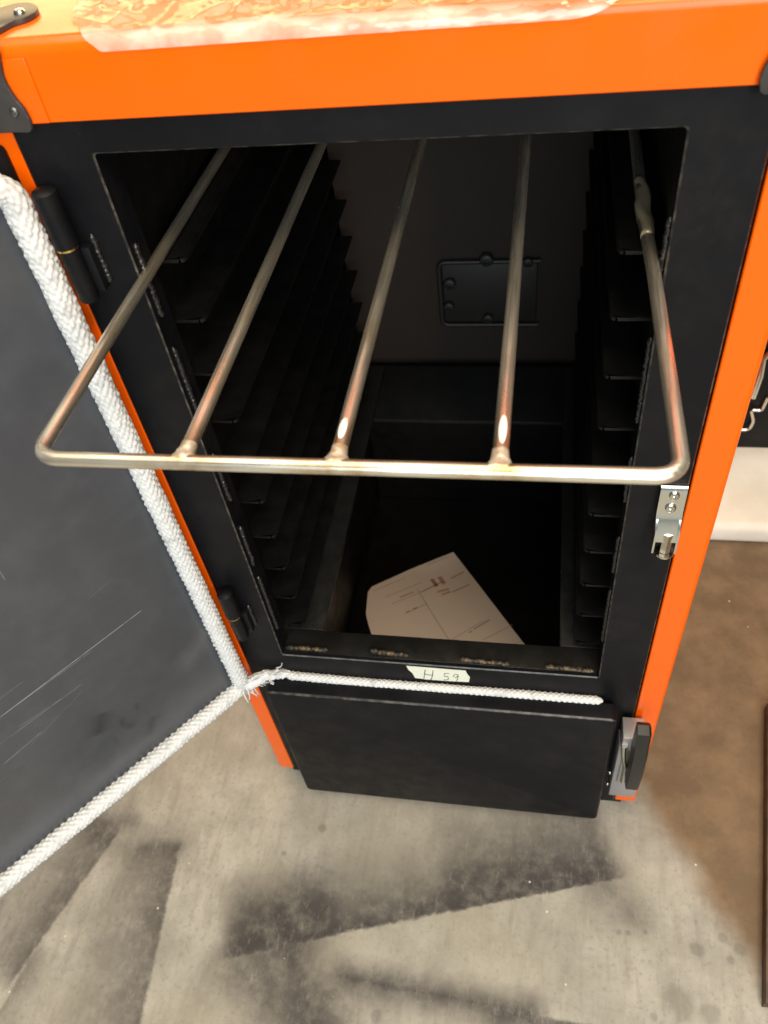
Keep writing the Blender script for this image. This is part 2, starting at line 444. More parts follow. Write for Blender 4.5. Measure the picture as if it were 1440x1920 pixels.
# hairline crazing
cr = g.n('ShaderNodeTexVoronoi', feature='DISTANCE_TO_EDGE'); cr.inputs['Scale'].default_value = 16
wv = g.n('ShaderNodeVectorMath', operation='MULTIPLY_ADD'); nzc = g.n('ShaderNodeTexNoise'); nzc.inputs['Scale'].default_value = 20; nzc.inputs['Detail'].default_value = 4; g.put(nzc.inputs['Vector'], g.P())
g.t.links.new(nzc.outputs['Color'], wv.inputs[0]); wv.inputs[1].default_value = (0.07, 0.07, 0.07); g.put(wv.inputs[2], g.P())
g.t.links.new(wv.outputs[0], cr.inputs['Vector'])
ck = g.math('MULTIPLY', g.ramp(cr.outputs['Distance'], 0.018, 0.0), g.ramp(g.noise(9, 2), 0.42, 0.62))
c = g.mix(g.math('MULTIPLY', g.math('MULTIPLY', ck, br), 0.28), c, (0.10, 0.075, 0.05))
hgt = g.math('ADD', g.math('MULTIPLY', fine, 0.5), mid)
g.bump(hgt, 0.3, 0.002)
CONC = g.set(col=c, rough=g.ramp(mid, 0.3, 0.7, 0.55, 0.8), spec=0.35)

# ------------------------------------------------------------------ floor
bm = bmesh.new()
n = 24
bmesh.ops.create_grid(bm, x_segments=n, y_segments=n, size=6.0)
for v in bm.verts: v.co.z = FZ
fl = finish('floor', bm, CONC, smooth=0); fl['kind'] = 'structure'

# ------------------------------------------------------------------ boiler
boiler = thing('boiler', 'orange and black steel boiler with its firebox door swung open', 'boiler', (0, 0.37, FZ))
ZT, ZB, PL, PR = 0.9741, 0.3144, -0.2554, 0.2509
HB, HT = 0.9994, 1.0509
DEPTH = 0.74
# front plate with its opening
T = 0.006
bm = bmesh.new()
def rrect(x0, x1, z0, z1, r, n=5):
    out = []
    for cx, cz, a0 in ((x1 - r, z1 - r, 0), (x0 + r, z1 - r, 90), (x0 + r, z0 + r, 180), (x1 - r, z0 + r, 270)):
        for k in range(n + 1):
            a = math.radians(a0 + 90 * k / n); out.append((cx + r * math.cos(a), cz + r * math.sin(a)))
    return out
oo, ii = rrect(PL, PR, -0.04, 0.999, 0.001), rrect(-0.2, 0.2, ZB, ZT, 0.003)
e_ = 0.0013
oi, io = rrect(PL + e_, PR - e_, -0.04 + e_, 0.999 - e_, 0.001), rrect(-0.2 - e_, 0.2 + e_, ZB - e_, ZT + e_, 0.003)
g_ = G('highlight_black_edge'); EDGE_HL = g_.set(col=g_.mix(g_.ramp(g_.noise(90, 4), .4, .65), (0.014, 0.014, 0.015), (0.075, 0.068, 0.058)), rough=0.35)  # edge highlights put into the bevel colour as a lighter grey
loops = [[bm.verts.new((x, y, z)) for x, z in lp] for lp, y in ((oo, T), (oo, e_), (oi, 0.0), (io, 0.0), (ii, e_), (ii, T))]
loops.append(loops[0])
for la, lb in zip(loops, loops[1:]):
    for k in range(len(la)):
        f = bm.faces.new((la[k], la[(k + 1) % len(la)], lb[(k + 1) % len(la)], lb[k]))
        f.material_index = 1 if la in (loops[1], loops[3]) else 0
o = finish('front_plate', bm, BLACK, boiler, 30); o.data.materials.append(EDGE_HL)
# rim folded into the opening
bm = bmesh.new()
box(bm, (-0.204, T + 0.0005, ZB - 0.004), (-0.2005, 0.03, ZT + 0.004))
finish('opening_rim', bm, BLACK, boiler)
bm = bmesh.new()
box(bm, (0.2005, T + 0.0005, ZB - 0.004), (0.204, 0.03, ZT + 0.004))
finish('opening_rim', bm, BLACK, boiler)

# side panels: face strip beside the plate and the long flank
def side_panel(x0, x1, flank):
    bm = bmesh.new()
    y0 = 0.002
    prof = []
    lo, hi = sorted((x0, x1))
    s = 1 if flank > 0 else -1
    r = 0.005
    inner = x0
    pts = [(inner, y0 + 0.02), (inner, y0 + 0.001), (inner + s * 0.001, y0)]
    for k in range(7):
        a = math.pi / 2 * k / 6
        pts.append((flank - s * r + s * r * math.sin(a), y0 + r - r * math.cos(a)))
    pts.append((flank, DEPTH)); pts.append((flank - s * 0.002, DEPTH))
    for k in range(6, -1, -1):
        a = math.pi / 2 * k / 6; q = r - 0.0015
        pts.append((flank - s * r + s * q * math.sin(a), y0 + r - q * math.cos(a)))
    pts.append((inner + s * 0.0015, y0 + 0.0015)); pts.append((inner + s * 0.0015, y0 + 0.02))
    lower = [bm.verts.new((x, y, -0.042)) for x, y in pts]; upper = [bm.verts.new((x, y, 0.9985)) for x, y in pts]
    k = len(pts)
    for i in range(k): bm.faces.new((lower[i], lower[(i + 1) % k], upper[(i + 1) % k], upper[i]))
    bm.faces.new(lower); bm.faces.new(upper)
    return bm
finish('side_panel', side_panel(PR + 0.0022, 0, 0.2834), ORANGE, boiler, 30)
finish('side_panel', side_panel(PL - 0.0016, 0, -0.2815), ORANGE, boiler, 30)
# body behind the face: underside, rear and feet
bm = bmesh.new()
box(bm, (-0.279, DEPTH - 0.012, -0.042), (0.281, DEPTH - 0.004, 0.998))
finish('rear_plate', bm, BLACK, boiler)
bm = bmesh.new()
box(bm, (-0.278, 0.008, -0.046), (0.280, DEPTH - 0.014, -0.0425))
finish('base_plate', bm, BLACK, boiler)
for (fx, fy) in ((-0.245, 0.03), (0.245, 0.03), (-0.245, 0.69), (0.245, 0.69)):
    bm = bmesh.new(); box(bm, (fx - 0.02, fy - 0.02, FZ), (fx + 0.02, fy + 0.02, -0.0465), 0.002)
    finish('foot', bm, BLACK, boiler)

# hood
bm = bmesh.new()
r = 0.0095; yf = -0.006; pts = [(yf + 0.012, HB), (yf + 0.0008, HB), (yf, HB + 0.0008)]
for k in range(9):
    a = math.pi / 2 * k / 8
    pts.append((yf + r - r * math.cos(a), HT - r + r * math.sin(a)))
pts += [(DEPTH, HT), (DEPTH, HB), (DEPTH - 0.003, HB), (DEPTH - 0.003, HT - 0.003)]
for k in range(8, -1, -1):
    a = math.pi / 2 * k / 8; q = r - 0.002
    pts.append((yf + r - q * math.cos(a), HT - r + q * math.sin(a)))
pts += [(yf + 0.002, HB + 0.002), (yf + 0.012, HB + 0.002)]
A = [bm.verts.new((-0.2845, y, z)) for y, z in pts]; B_ = [bm.verts.new((0.2865, y, z)) for y, z in pts]
for i in range(len(pts)): bm.faces.new((A[i], A[(i + 1) % len(pts)], B_[(i + 1) % len(pts)], B_[i]))
bm.faces.new(A); bm.faces.new(B_)
hood = finish('hood', bm, ORANGE, boiler, 30)
# end folds of the hood
for xa, xb in ((-0.2845, -0.2185),):
    bm = bmesh.new()
    box(bm, (xa, yf - 0.0014, HB + 0.0006), (xb, yf - 0.0002, HT - r), 0.0009, 3)
    finish('end_fold', bm, ORANGE, hood, 60)

# black corner caps, wrapped over the hood's corners
def screw(parent, c, n_, rad, mat, name='screw'):
    n_ = Vector(n_).normalized(); q = n_.to_track_quat('Z', 'Y').to_matrix().to_4x4(); q.translation = c
    bm = bmesh.new(); rings = []
    for (rr, h) in ((1.0, 0.0), (1.0, 0.2), (0.85, 0.45), (0.5, 0.6), (0.42, 0.6), (0.36, 0.25)):
        rings.append([bm.verts.new(q @ Vector((rad * rr * math.cos(2 * math.pi * k / 18), rad * rr * math.sin(2 * math.pi * k / 18), rad * h))) for k in range(18)])
    for a, b in zip(rings, rings[1:]):
        for k in range(18): bm.faces.new((a[k], a[(k + 1) % 18], b[(k + 1) % 18], b[k]))
    bm.faces.new(rings[-1])
    return finish(name, bm, mat, parent, 30)
def corner_cap(s):
    mir = lambda p: Vector((p.x * s * (1 if s < 0 else 1), p.y, p.z))
    yy = yf - 0.0026
    edge = [px(-3, 78, 'y', yy), px(3, 110, 'y', yy), px(10, 145, 'y', yy), px(28, 178, 'y', yy), px(48, 203, 'y', yy), px(60, 226, 'y', yy)]
    front = catmull(edge) + [px(63, 240, 'y', yy), px(58, 246, 'y', yy), px(28, 246, 'y', yy)]
    zb = front[-1].z
    front += [Vector((-0.2895, yy, zb)), Vector((-0.2895, yy, edge[0].z))]
    zz = HT + 0.0006
    tedge = [px(0, 64, 'z', zz), px(25, 50, 'z', zz), px(52, 41, 'z', zz), px(70, 30, 'z', zz), px(73, 20, 'z', zz), px(58, 13, 'z', zz), px(30, 15, 'z', zz), px(0, 24, 'z', zz)]
    top = catmull(tedge)
    y0, y1 = top[0].y, top[-1].y
    top += [Vector((-0.2895, y1 + 0.006, zz)), Vector((-0.2895, y0 - 0.004, zz))]
    # flank part
    fl_ = [Vector((-0.2872, yy, zb)), Vector((-0.2872, 0.055, zb)), Vector((-0.2872, y1 + 0.006, HT - 0.02)), Vector((-0.2872, y1 + 0.006, HT + 0.0036)), Vector((-0.2872, -0.003, HT + 0.0036)), Vector((-0.2872, yy, edge[0].z))]
    def M(p): return Vector((-(p.x + 0.2845) * (-1) * 0 + (p.x if s < 0 else -p.x + 0.0035), p.y, p.z))
    bm = bmesh.new()
    prism(bm, [M(p) for p in front], (0, -0.0028, 0), 0.0008)
    prism(bm, [M(p) for p in top], (0, 0, 0.003), 0.0008)
    prism(bm, [M(p) for p in fl_], (0.0026 * s, 0, 0), 0.0006)
    o = finish('corner_cap', bm, CAPMAT, boiler, 40)
    screw(o, M(px(37, 24, 'z', zz + 0.003)), (0, 0, 1), 0.0040, ZINC)
    screw(o, M(px(27, 210, 'y', yy - 0.0028)), (0, -1, 0), 0.0032, DSTEEL)
g = G('dark_plastic_cap'); g.bump(g.noise(1200, 2), 0.15, 0.0004)
CAPMAT = g.set(col=(0.035, 0.033, 0.034), rough=0.42, spec=0.45)
corner_cap(-1); corner_cap(1)

# firebox: walls, back wall, ledges
YB = 0.63
for x0, x1 in ((-0.2135, -0.2108), (0.2045, 0.2075)):
    bm = bmesh.new(); box(bm, (x0, T + 0.0008, -0.035), (x1, YB, 0.99)); finish('chamber_wall', bm, FIRE, boiler)
bm = bmesh.new(); box(bm, (-0.204, 0.008, 0.985), (0.204, YB, 0.99)); finish('chamber_roof', bm, FIRE, boiler)
bm = bmesh.new(); box(bm, (-0.204, YB + 0.001, -0.035), (0.204, YB + 0.006, 0.99)); finish('chamber_back', bm, BACK, boiler)
def ledge_mesh(s):
    bm = bmesh.new()
    pts = [(0.204, 0.037), (0.1735, 0.037)]
    for k in range(7):
        a = math.pi / 2 * k / 6
        pts.append((0.1755 - 0.006 * math.sin(a), 0.043 - 0.006 * math.cos(a)))
    pts += [(0.1695, 0.592), (0.204, 0.592)]
    prism(bm, [Vector((x * s, y, 0)) for x, y in pts], (0, 0, -0.0035), 0)
    es = [e for e in bm.edges if abs(e.verts[0].co.z) < 1e-6 and abs(e.verts[1].co.z) < 1e-6 and min(abs(e.verts[0].co.x), abs(e.verts[1].co.x)) < 0.2]
    bmesh.ops.bevel(bm, geom=es, offset=0.0009, segments=2, affect='EDGES')
    bmesh.ops.recalc_face_normals(bm, faces=bm.faces)
    me = bpy.data.meshes.new('ledge'); bm.to_mesh(me); bm.free(); me.materials.append(FIRE)
    me.shade_smooth(); me.set_sharp_from_angle(angle=math.radians(40)); return me
for s in (-1, 1):
    me = ledge_mesh(s)
    for k in range(1, 11):
        o = bpy.data.objects.new('ledge', me); COL.objects.link(o); o.parent = boiler
        o.location = Vector((-0.0065 if s < 0 else 0, 0, 0.928 - 0.0595 * k)) - boiler.location
# inspection cover on the back wall
g = G('dull_grey_black_plate'); g.bump(g.noise(250, 3), .25, .001); COVER = g.set(col=g.mix(g.noise(30, 4), (0.012, 0.009, 0.0075), (0.020, 0.015, 0.012)), rough=0.55)
yc = YB + 0.0004
c0, c1 = px(828, 492, 'y', yc), px(1005, 600, 'y', yc)
bm = bmesh.new(); box(bm, (c0.x, yc - 0.004, c1.z), (c1.x, yc, c0.z), 0.0025); cover = finish('inspection_cover', bm, COVER, boiler)
bm = bmesh.new()
tube(bm, round_path([(c1.x + 0.004, yc - 0.007, c0.z + 0.004), (c0.x - 0.004, yc - 0.007, c0.z + 0.004), (c0.x - 0.004, yc - 0.007, c1.z - 0.004), (c1.x + 0.004, yc - 0.007, c1.z - 0.004)], 0.012, 6), 0.0038, 10)
finish('cover_frame', bm, COVER, cover)
for (u, v, rr) in ((912, 487, 0.011), (915, 597, 0.009), (843, 532, 0.010), (842, 575, 0.009), (990, 492, .008)):
    screw(cover, px(u, v, 'y', yc - 0.010), (0, -1, 0), rr, COVER, 'bolt')

# floor of the chamber: strips round the ash opening
ZS = 0.3125
g = G('sheen_black_strip'); g.bump(g.noise(300, 3), .2, .001); STRIP = g.set(col=g.mix(g.noise(25, 4), (0.006, 0.0065, 0.006), (0.016, 0.0155, 0.014)), rough=g.ramp(g.noise(40, 4), .3, .7, .26, .45), spec=0.45)
bm = bmesh.new(); box(bm, (-0.2035, T + 0.001, ZS - 0.006), (0.2035, 0.042, ZS), 0.001); finish('front_strip', bm, STRIP, boiler)
bm = bmesh.new(); box(bm, (-0.2035, 0.0425, ZS - 0.006), (-0.154, 0.60, ZS + 0.0012), 0.001); finish('side_strip', bm, STRIP, boiler)
bm = bmesh.new(); box(bm, (0.154, 0.0425, ZS - 0.006), (0.2035, 0.60, ZS + 0.0012), 0.001); finish('side_strip', bm, STRIP, boiler)
bm = bmesh.new(); box(bm, (-0.1535, 0.46, ZS - 0.006), (0.1535, 0.60, ZS), 0.001); finish('rear_strip', bm, STRIP, boiler)
bm = bmesh.new()
box(bm, (-0.2035, T + 0.002, -0.036), (0.2035, 0.60, -0.0325))
box(bm, (-0.2035, 0.601, -0.032), (0.2035, 0.604, ZS))
finish('ash_pit', bm, FIRE, boiler)
# weld beads: four rusty ones along the sill, black ones up the sides
def bead(a, b, rad, mat, parent, seed, name='weld_bead', amp=0.35):
    a, b = Vector(a), Vector(b); L = (b - a).length; n = max(8, int(L / 0.0012)); bm = bmesh.new()
    path = [a.lerp(b, i / n) + Vector((noise.noise((i * .3, seed, 1)), noise.noise((i * .3, seed, 5)), noise.noise((i * .3, seed, 9)))) * rad * 0.25 for i in range(n + 1)]
    def rf(t, ang):
        e = min(1, t * L / rad * 0.7 + 0.25, (1 - t) * L / rad * 0.7 + 0.25)
        q = t * L / rad
        return rad * e * (0.8 + 0.22 * abs(math.sin(q * 1.9)) + amp * noise.noise((q * 1.3, ang * 1.4, seed)))
    tube(bm, path, rf, 10)
    return finish(name, bm, mat, parent, 180)
for i, (ua, va, ub, vb) in enumerate(((535, 1213, 616, 1219), (692, 1220, 766, 1229), (862, 1236, 955, 1246), (1020, 1249, 1113, 1259))):
    bead(px(ua, va, 'z', ZS + 0.001), px(ub, vb, 'z', ZS + 0.001), 0.0034, WELD, boiler, i * 3.1)
for i, (za, zb_) in enumerate(((0.36, 0.47), (0.49, 0.56), (0.60, 0.67), (0.70, 0.80), (0.83, 0.90))):
    bead((-0.1995, 0.010, za), (-0.1995, 0.010, zb_), 0.0028, BWELD, boiler, 20 + i * 2.3, amp=0.5)
    bead((0.1995, 0.010, za + 0.02), (0.1995, 0.010, zb_ + 0.01), 0.0026, BWELD, boiler, 40 + i * 2.3, amp=0.5)

# ------------------------------------------------------------------ fire door, open
DW, DZ0, DZ1 = 0.50, 0.254, 0.985
def door_box(bm, s0, s1, z0, z1, o0, o1, bev):
    M_ = Matrix((DD, Vector((0, 0, 1)), DN)).transposed().to_4x4()
    q = dp(0, 0); M_.translation = Vector((q.x, q.y, 0))
    box(bm, (s0, z0, o0), (s1, z1, o1), bev, 3, M_)
bm = bmesh.new(); door_box(bm, -0.016, DW, DZ0, DZ1, -0.034, -0.0095, 0.006)
door = finish('fire_door', bm, BLACK, boiler)
bm = bmesh.new(); door_box(bm, -0.002, DW - 0.014, DZ0 + 0.006, DZ1 - 0.014, -0.0094, 0.0, 0.0015)
finish('door_lining', bm, LINING, door)
z0r, z1r = 0.265, 0.968
bm = bmesh.new()
braid(bm, round_path([dp(0.46, z1r, ROPE_R * .55), dp(0.0, z1r, ROPE_R * .55), dp(0, z0r + 0.001, ROPE_R * .55)], 0.02, 10), ROPE_R, 10, 1.0, 0.8)
braid(bm, [dp(-0.004, z0r, ROPE_R * .55), dp(0.2, z0r - 0.001, ROPE_R * .55), dp(0.46, z0r, ROPE_R * .55)], ROPE_R * 1.0, 10, 4.0, 0.8)
rope = finish('rope_gasket', bm, ROPE, door, 180)
# frayed rope end at the corner
bm = bmesh.new()
def tuft(c, dirs, n, L, spread, rad):
    for i in range(n):
        d = (Vector(dirs) + Vector((random.gauss(0, spread), random.gauss(0, spread), random.gauss(0, spread)))).normalized()
        st = Vector(c) + Vector((random.gauss(0, .004), random.gauss(0, .004), random.gauss(0, .005)))
        l = L * random.uniform(0.5, 1.0); cv = Vector((random.gauss(0, .25), random.gauss(0, .25), random.gauss(0, .25)))
        path = [st + (d + cv * t * t) * l * t for t in (0, .2, .4, .6, .8, 1.0)]
        tube(bm, path, lambda t, a: rad * (1.0 - 0.65 * t), 5, True)
cpt = dp(-0.004, z0r, ROPE_R * .7)
tongue = catmull([cpt, cpt + Vector((0.012, 0.004, 0.004)), cpt + Vector((0.030, 0.010, 0.011)), cpt + Vector((0.047, 0.014, 0.010)), cpt + Vector((0.060, 0.0165, 0.008))], 8)
tube(bm, tongue, lambda t, a: 0.0085 * (1 - 0.5 * t) * (1 + 0.45 * noise.noise((t * 9, math.cos(a) * 2.2, math.sin(a) * 2.2)) + 0.15 * math.sin(a * 9 + t * 6)), 40)
for k in range(14):
    tuft(tongue[int(k * 1.6) + 4], (0.75, 0.15, 0.30 if k % 3 else -0.5), 3, 0.018, 0.30, 0.0012)
tuft(cpt, (0.4, 0.05, 0.75), 10, 0.016, 0.25, 0.0013)
tuft(cpt, (-0.05, -0.25, -1.0), 26, 0.022, 0.14, 0.0016)
finish('frayed_strands', bm, ROPE, door, 180)

# hinges
def hinge(x, zt, zm, zb):
    e = bpy.data.objects.new('hinge', None)
    bm = bmesh.new(); y = -0.015
    L = zt - zm
    ra = lambda t, a: 0.0092 * (1 if t < .93 else math.sqrt(max(0.05, 1 - ((t - .93) / .07) ** 2)))
    tube(bm, [(x, y, zm + L * k / 30) for k in range(31)], ra, 20)
    up = finish('hinge', bm, BLACK, boiler, 40)
    bm = bmesh.new(); tube(bm, [(x, y, zb), (x, y, zb + .001), (x, y, zm - 0.0022), (x, y, zm - 0.002)], lambda t, a: 0.0080 if 0.1 < t < 0.9 else 0.0074, 20)
    box(bm, (x + 0.003, y + 0.004, zb + 0.004), (x + 0.014, 0.0, zm - 0.005), 0.001)
    finish('lower_knuckle', bm, BLACK, up, 40)
    bm = bmesh.new(); tube(bm, [(x, y, zm - 0.0019), (x, y, zm - 0.0001)], 0.0086, 20); finish('washer', bm, BRASS, up, 40)
    bead((x + 0.0145, -0.001, zb + 0.006), (x + 0.0145, -0.001, zm + 0.002), 0.0026, BWELD, up, x * 7, amp=.6)
hinge(-0.2405, 0.9585, 0.9130, 0.8660)
hinge(-0.2345, 0.4700, 0.4240, 0.3770)

# ------------------------------------------------------------------ ash door
AL, AR, AT, AB, AY = -0.227, 0.2258, 0.2685, -0.0445, -0.0317
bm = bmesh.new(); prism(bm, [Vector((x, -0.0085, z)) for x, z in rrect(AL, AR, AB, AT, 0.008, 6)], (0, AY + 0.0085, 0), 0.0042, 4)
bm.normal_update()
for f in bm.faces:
    if f.normal.z > 0.45 and f.normal.y < -0.45: f.material_index = 1  # highlight along the top front edge, painted with the lighter grey
ash = finish('ash_door', bm, BLACK, boiler, 50); ash.data.materials.append(EDGE_HL)
bm = bmesh.new()
zz = AT + 0.001
braid(bm, [(-0.2035, -0.0055, zz + 0.003), (-0.1, -0.0055, zz - .0005), (0.05, -0.0055, zz), (0.2095, -0.0055, zz - .001)], 0.0060, 6, 9.0, 1.15)
finish('rope_gasket', bm, ROPE, ash, 180)
# latch of the ash door: bent bracket, bolt and black handle
bm = bmesh.new()
box(bm, (0.2350, -0.030, 0.046), (0.2700, -0.004, 0.1955), 0.001)
box(bm, (0.2365, -0.034, 0.196), (0.2640, -0.004, 0.2300), 0.001)
box(bm, (0.2410, -0.0345, 0.098), (0.2440, -0.0302, 0.160), 0.0005)
latch = finish('latch_bracket', bm, GBRK, ash)
bm = bmesh.new()
tube(bm, [(0.2395, -0.034, 0.212), (0.2405, -0.036, 0.195), (0.2425, -0.038, 0.178), (0.2455, -0.039, 0.160)], lambda t, a: 0.0042 * (1.1 - .5 * t), 14)
tube(bm, [(0.2505, -0.036, 0.205), (0.2505, -0.036, 0.165)], 0.0042, 14)
tube(bm, [(0.2475, -0.034, 0.150), (0.2475, -0.034, 0.105)], 0.0034, 12)
finish('latch_bolt', bm, ZINC, latch, 60)
bm = bmesh.new()
hp = [(-0.052, 0.2770), (-0.040, 0.2800), (-0.034, 0.2760), (-0.034, 0.140), (-0.046, 0.131), (-0.060, 0.139), (-0.062, 0.180), (-0.060, 0.232)]
prism(bm, [Vector((0.2475, y, z)) for y, z in hp], (0.0165, 0, 0), 0.0035, 4)
hd = finish('latch_handle', bm, PLASTIC, latch, 35)
for zq in (0.062, 0.098):
    screw(latch, Vector((0.2325, -0.020, zq)), (-1, 0, 0), 0.0035, ZINC)

# keeper on the plate for the fire door's latch
bm = bmesh.new()
kx0, kx1 = 0.2262, 0.2492
def strip(prof, xa, xb, th):
    a = [bm.verts.new((xa(z), y, z)) for y, z in prof]; b = [bm.verts.new((xb(z), y, z)) for y, z in prof]
    c_ = [bm.verts.new((xa(z), y + th, z)) for y, z in prof]; d_ = [bm.verts.new((xb(z), y + th, z)) for y, z in prof]
    for i in range(len(prof) - 1):
        bm.faces.new((a[i], b[i], b[i + 1], a[i + 1])); bm.faces.new((c_[i], c_[i + 1], d_[i + 1], d_[i]))
        bm.faces.new((a[i], a[i + 1], c_[i + 1], c_[i])); bm.faces.new((b[i], d_[i], d_[i + 1], b[i + 1]))
    bm.faces.new((a[0], c_[0], d_[0], b[0])); bm.faces.new((a[-1], b[-1], d_[-1], c_[-1]))
def kxa(z): return kx0 + (0.0 if z > .62 else (0.62 - z) * 0.05)
def kxb(z): return kx1 - (0.0 if z > .62 else (0.62 - z) * 0.05)
strip([(-0.0050, 0.660), (-0.0070, 0.657), (-0.0075, 0.650), (-0.0080, 0.628), (-0.0105, 0.620), (-0.0165, 0.606), (-0.0175, 0.596)], kxa, kxb, 0.0018)
box(bm, (kx0, -0.005, 0.657), (kx1, 0.0, 0.660), 0.0004)
# side cheeks of the lower tongue
for xa, sgn in ((kx0 + 0.0005, 1), (kx1 - 0.0005, -1)):
    vs = [Vector((xa, y, z)) for y, z in ((-0.0178, 0.608), (-0.0095, 0.622), (-0.0012, 0.622), (-0.0012, 0.594), (-0.0178, 0.580))]
    prism(bm, vs, (sgn * 0.0018, 0, 0))
keeper = finish('door_keeper', bm, ZINC, boiler, 40)
screw(keeper, Vector((0.2385, -0.0078, 0.6505)), (0, -1, 0.05), 0.0046, ZINC)
screw(keeper, Vector((0.2375, -0.0082, 0.6345)), (0, -1, 0.05), 0.0050, ZINC)
bm = bmesh.new()
tube(bm, [(0.2390, -0.0140, 0.606), (0.2390, -0.0140, 0.580)], 0.0052, 6)
tube(bm, [(0.2390, -0.0140, 0.5795), (0.2390, -0.0140, 0.5770)], 0.0088, 18)
finish('keeper_roller', bm, ZINC, keeper, 30)

# ------------------------------------------------------------------ wire grate, drawn out over the opening
grate = thing('wire_grate', 'bare steel wire grate pulled halfway out of the open firebox', 'grate', (0, 0.15, ZG))
RR = 0.0049
gl_, gr_ = -0.1970, 0.1945
bm = bmesh.new()
path = round_path([(-0.1945, 0.53, ZG), (gl_, YF, ZG), (gr_ + 0.0008, YF, ZG), (0.1925, 0.0, ZG), (0.1900, 0.075, ZG), (0.1900, 0.53, ZG)], 0.017, 14)
tube(bm, path, RR, 20)
finish('frame_rod', bm, STEEL, grate, 60)
for i, x in enumerate(BX):
    bm = bmesh.new(); tube(bm, [(x, 0.53, ZG)] + [(x, 0.5 - k * (0.5 - YF - 0.004) / 20, ZG) for k in range(21)], RR * 0.98, 18)
    finish('bar', bm, STEEL, grate, 60)
    # weld flare where the bar meets the front rod
    bm = bmesh.new(); rings = []
    N1, N2 = 14, 24
    for a in range(N1 + 1):
        t = a / N1; ring = []
        for k in range(N2):
            ang = 2 * math.pi * k / N2
            wx = RR * (1.04 + 1.5 * (1 - t) ** 2.6) ; wz = RR * (1.02 + 0.10 * (1 - t))
            f = 1 + 0.10 * noise.noise((a * .35, math.cos(ang) * 1.5 + i * 7, math.sin(ang) * 1.5))
            ring.append(bm.verts.new((x + wx * math.cos(ang) * f, YF - 0.0005 + t * 0.0165, ZG + wz * math.sin(ang) * f)))
        rings.append(ring)
    for a, b in zip(rings, rings[1:]):
        for k in range(N2): bm.faces.new((a[k], a[(k + 1) % N2], b[(k + 1) % N2], b[k]))
    bm.faces.new(rings[0]); bm.faces.new(rings[-1])
    finish('weld_bead', bm, WBRIGHT, grate, 180)
for x, y0, ln in ((BX[1], YF + 0.019, 0.020), (BX[2] + 0.0005, YF + 0.018, 0.026)):
    bm = bmesh.new(); r_ = bmesh.ops.create_uvsphere(bm, u_segments=16, v_segments=8, radius=1.0)
    for v in bm.verts: v.co = Vector((x + v.co.x * 0.0026, y0 + ln * 0.5 + v.co.y * ln * 0.5, ZG + RR * 0.93 + v.co.z * 0.0007))
    finish('ground_spot', bm, GROUND, grate, 180)
bm = bmesh.new()
tube(bm, [(0.1902 + 0.0012 * math.sin(k * .5), 0.045 + k * 0.0042, ZG + 0.0008) for k in range(22)],
     lambda t, a: RR * (0.95 + 0.45 * math.sin(math.pi * min(1, t * 1.1)) * (0.55 + 0.45 * math.cos(3 * a + t * 5)) + 0.18 * noise.noise((t * 9, a * 1.2, 3))), 18)
g = G('heat_tinted_weld'); g.bump(g.noise(300, 3), 0.4, 0.001); JOINT = g.set(col=g.mix(g.noise(90, 3), (0.62, 0.49, 0.29), (0.78, 0.66, 0.45)), metal=0.6, rough=0.36)
finish('weld_joint', bm, JOINT, grate, 180)

# ------------------------------------------------------------------ paper in the ash pit
zp = -0.030
cs = [px(850, 1035, 'z', zp), px(770, 1067, 'z', zp + 0.002), px(697, 1100, 'z', zp + 0.004), px(690, 1110, 'z', zp + 0.004), px(686, 1150, 'z', zp + 0.004), px(690, 1168, 'z', zp + .003)]
a = cs[0]; e2 = (px(985, 1210, 'z', zp) - a).normalized()
lowl = cs[-1] + Vector((0.02, -0.045, 0)); 
bm = bmesh.new()
far = a + e2 * 0.288
near = [Vector((far.x - 0.155, far.y - 0.09, zp)), Vector((lowl.x, lowl.y, zp))]
ring = cs[::-1] + [far] + near
poly = [bm.verts.new(p) for p in ring]
f = bm.faces.new(poly)
r_ = bmesh.ops.extrude_face_region(bm, geom=[f])
for v in [q for q in r_['geom'] if isinstance(q, bmesh.types.BMVert)]: v.co.z -= 0.0004
paper = thing('paper_sheet', 'white printed paper sheet lying in the dark ash pit below the grate', 'paper', (0.0, 0.28, zp - 0.001))
finish('sheet', bm, PAPER, paper, 0)
def stroke_set(strokes, ax, val, rad, name, mat, parent):
    bm = bmesh.new()
    for s_ in strokes:
        tube(bm, [px(u, v, ax, val) for u, v in s_], rad, 5)
    return finish(name, bm, mat, parent, 0)
def flat_lines(segs, wid, name, mat, parent, z):
    for (u0, v0, u1, v1) in segs:
        bm = bmesh.new()
        A_, B2 = px(u0, v0, 'z', z), px(u1, v1, 'z', z); t_ = (B2 - A_).normalized(); s_ = Vector((-t_.y, t_.x, 0)) * wid
        bm.faces.new([bm.verts.new(q) for q in (A_ + s_, A_ - s_, B2 - s_, B2 + s_)])
        finish(name, bm, mat, parent, 0)
zq = zp + 0.0042
flat_lines([(782, 1104, 842, 1200), (722, 1120, 790, 1092), (735, 1132, 800, 1106), (760, 1150, 800, 1132), (700, 1108, 760, 1083), (845, 1200, 905, 1165), (905, 1200, 960, 1172), (800, 1060, 842, 1043)], 0.0006, 'printed_rule', PRINT, paper, zq)
flat_lines([(762, 1148, 768, 1146), (775, 1142, 783, 1139), (790, 1110, 830, 1090), (848, 1110, 880, 1096), (888, 1180, 918, 1162), (880, 1186, 885, 1183), (845, 1085, 870, 1072), (750, 1120, 775, 1110)], 0.0011, 'printed_line', PRINTD, paper, zq)
flat_lines([(808, 1086, 818, 1100), (811, 1085, 821, 1099), (822, 1082, 832, 1096), (826, 1081, 835, 1094), (820, 1110, 842, 1104), (828, 1115, 845, 1109)], 0.0022, 'printed_stamp', PRINTR, paper, zq)

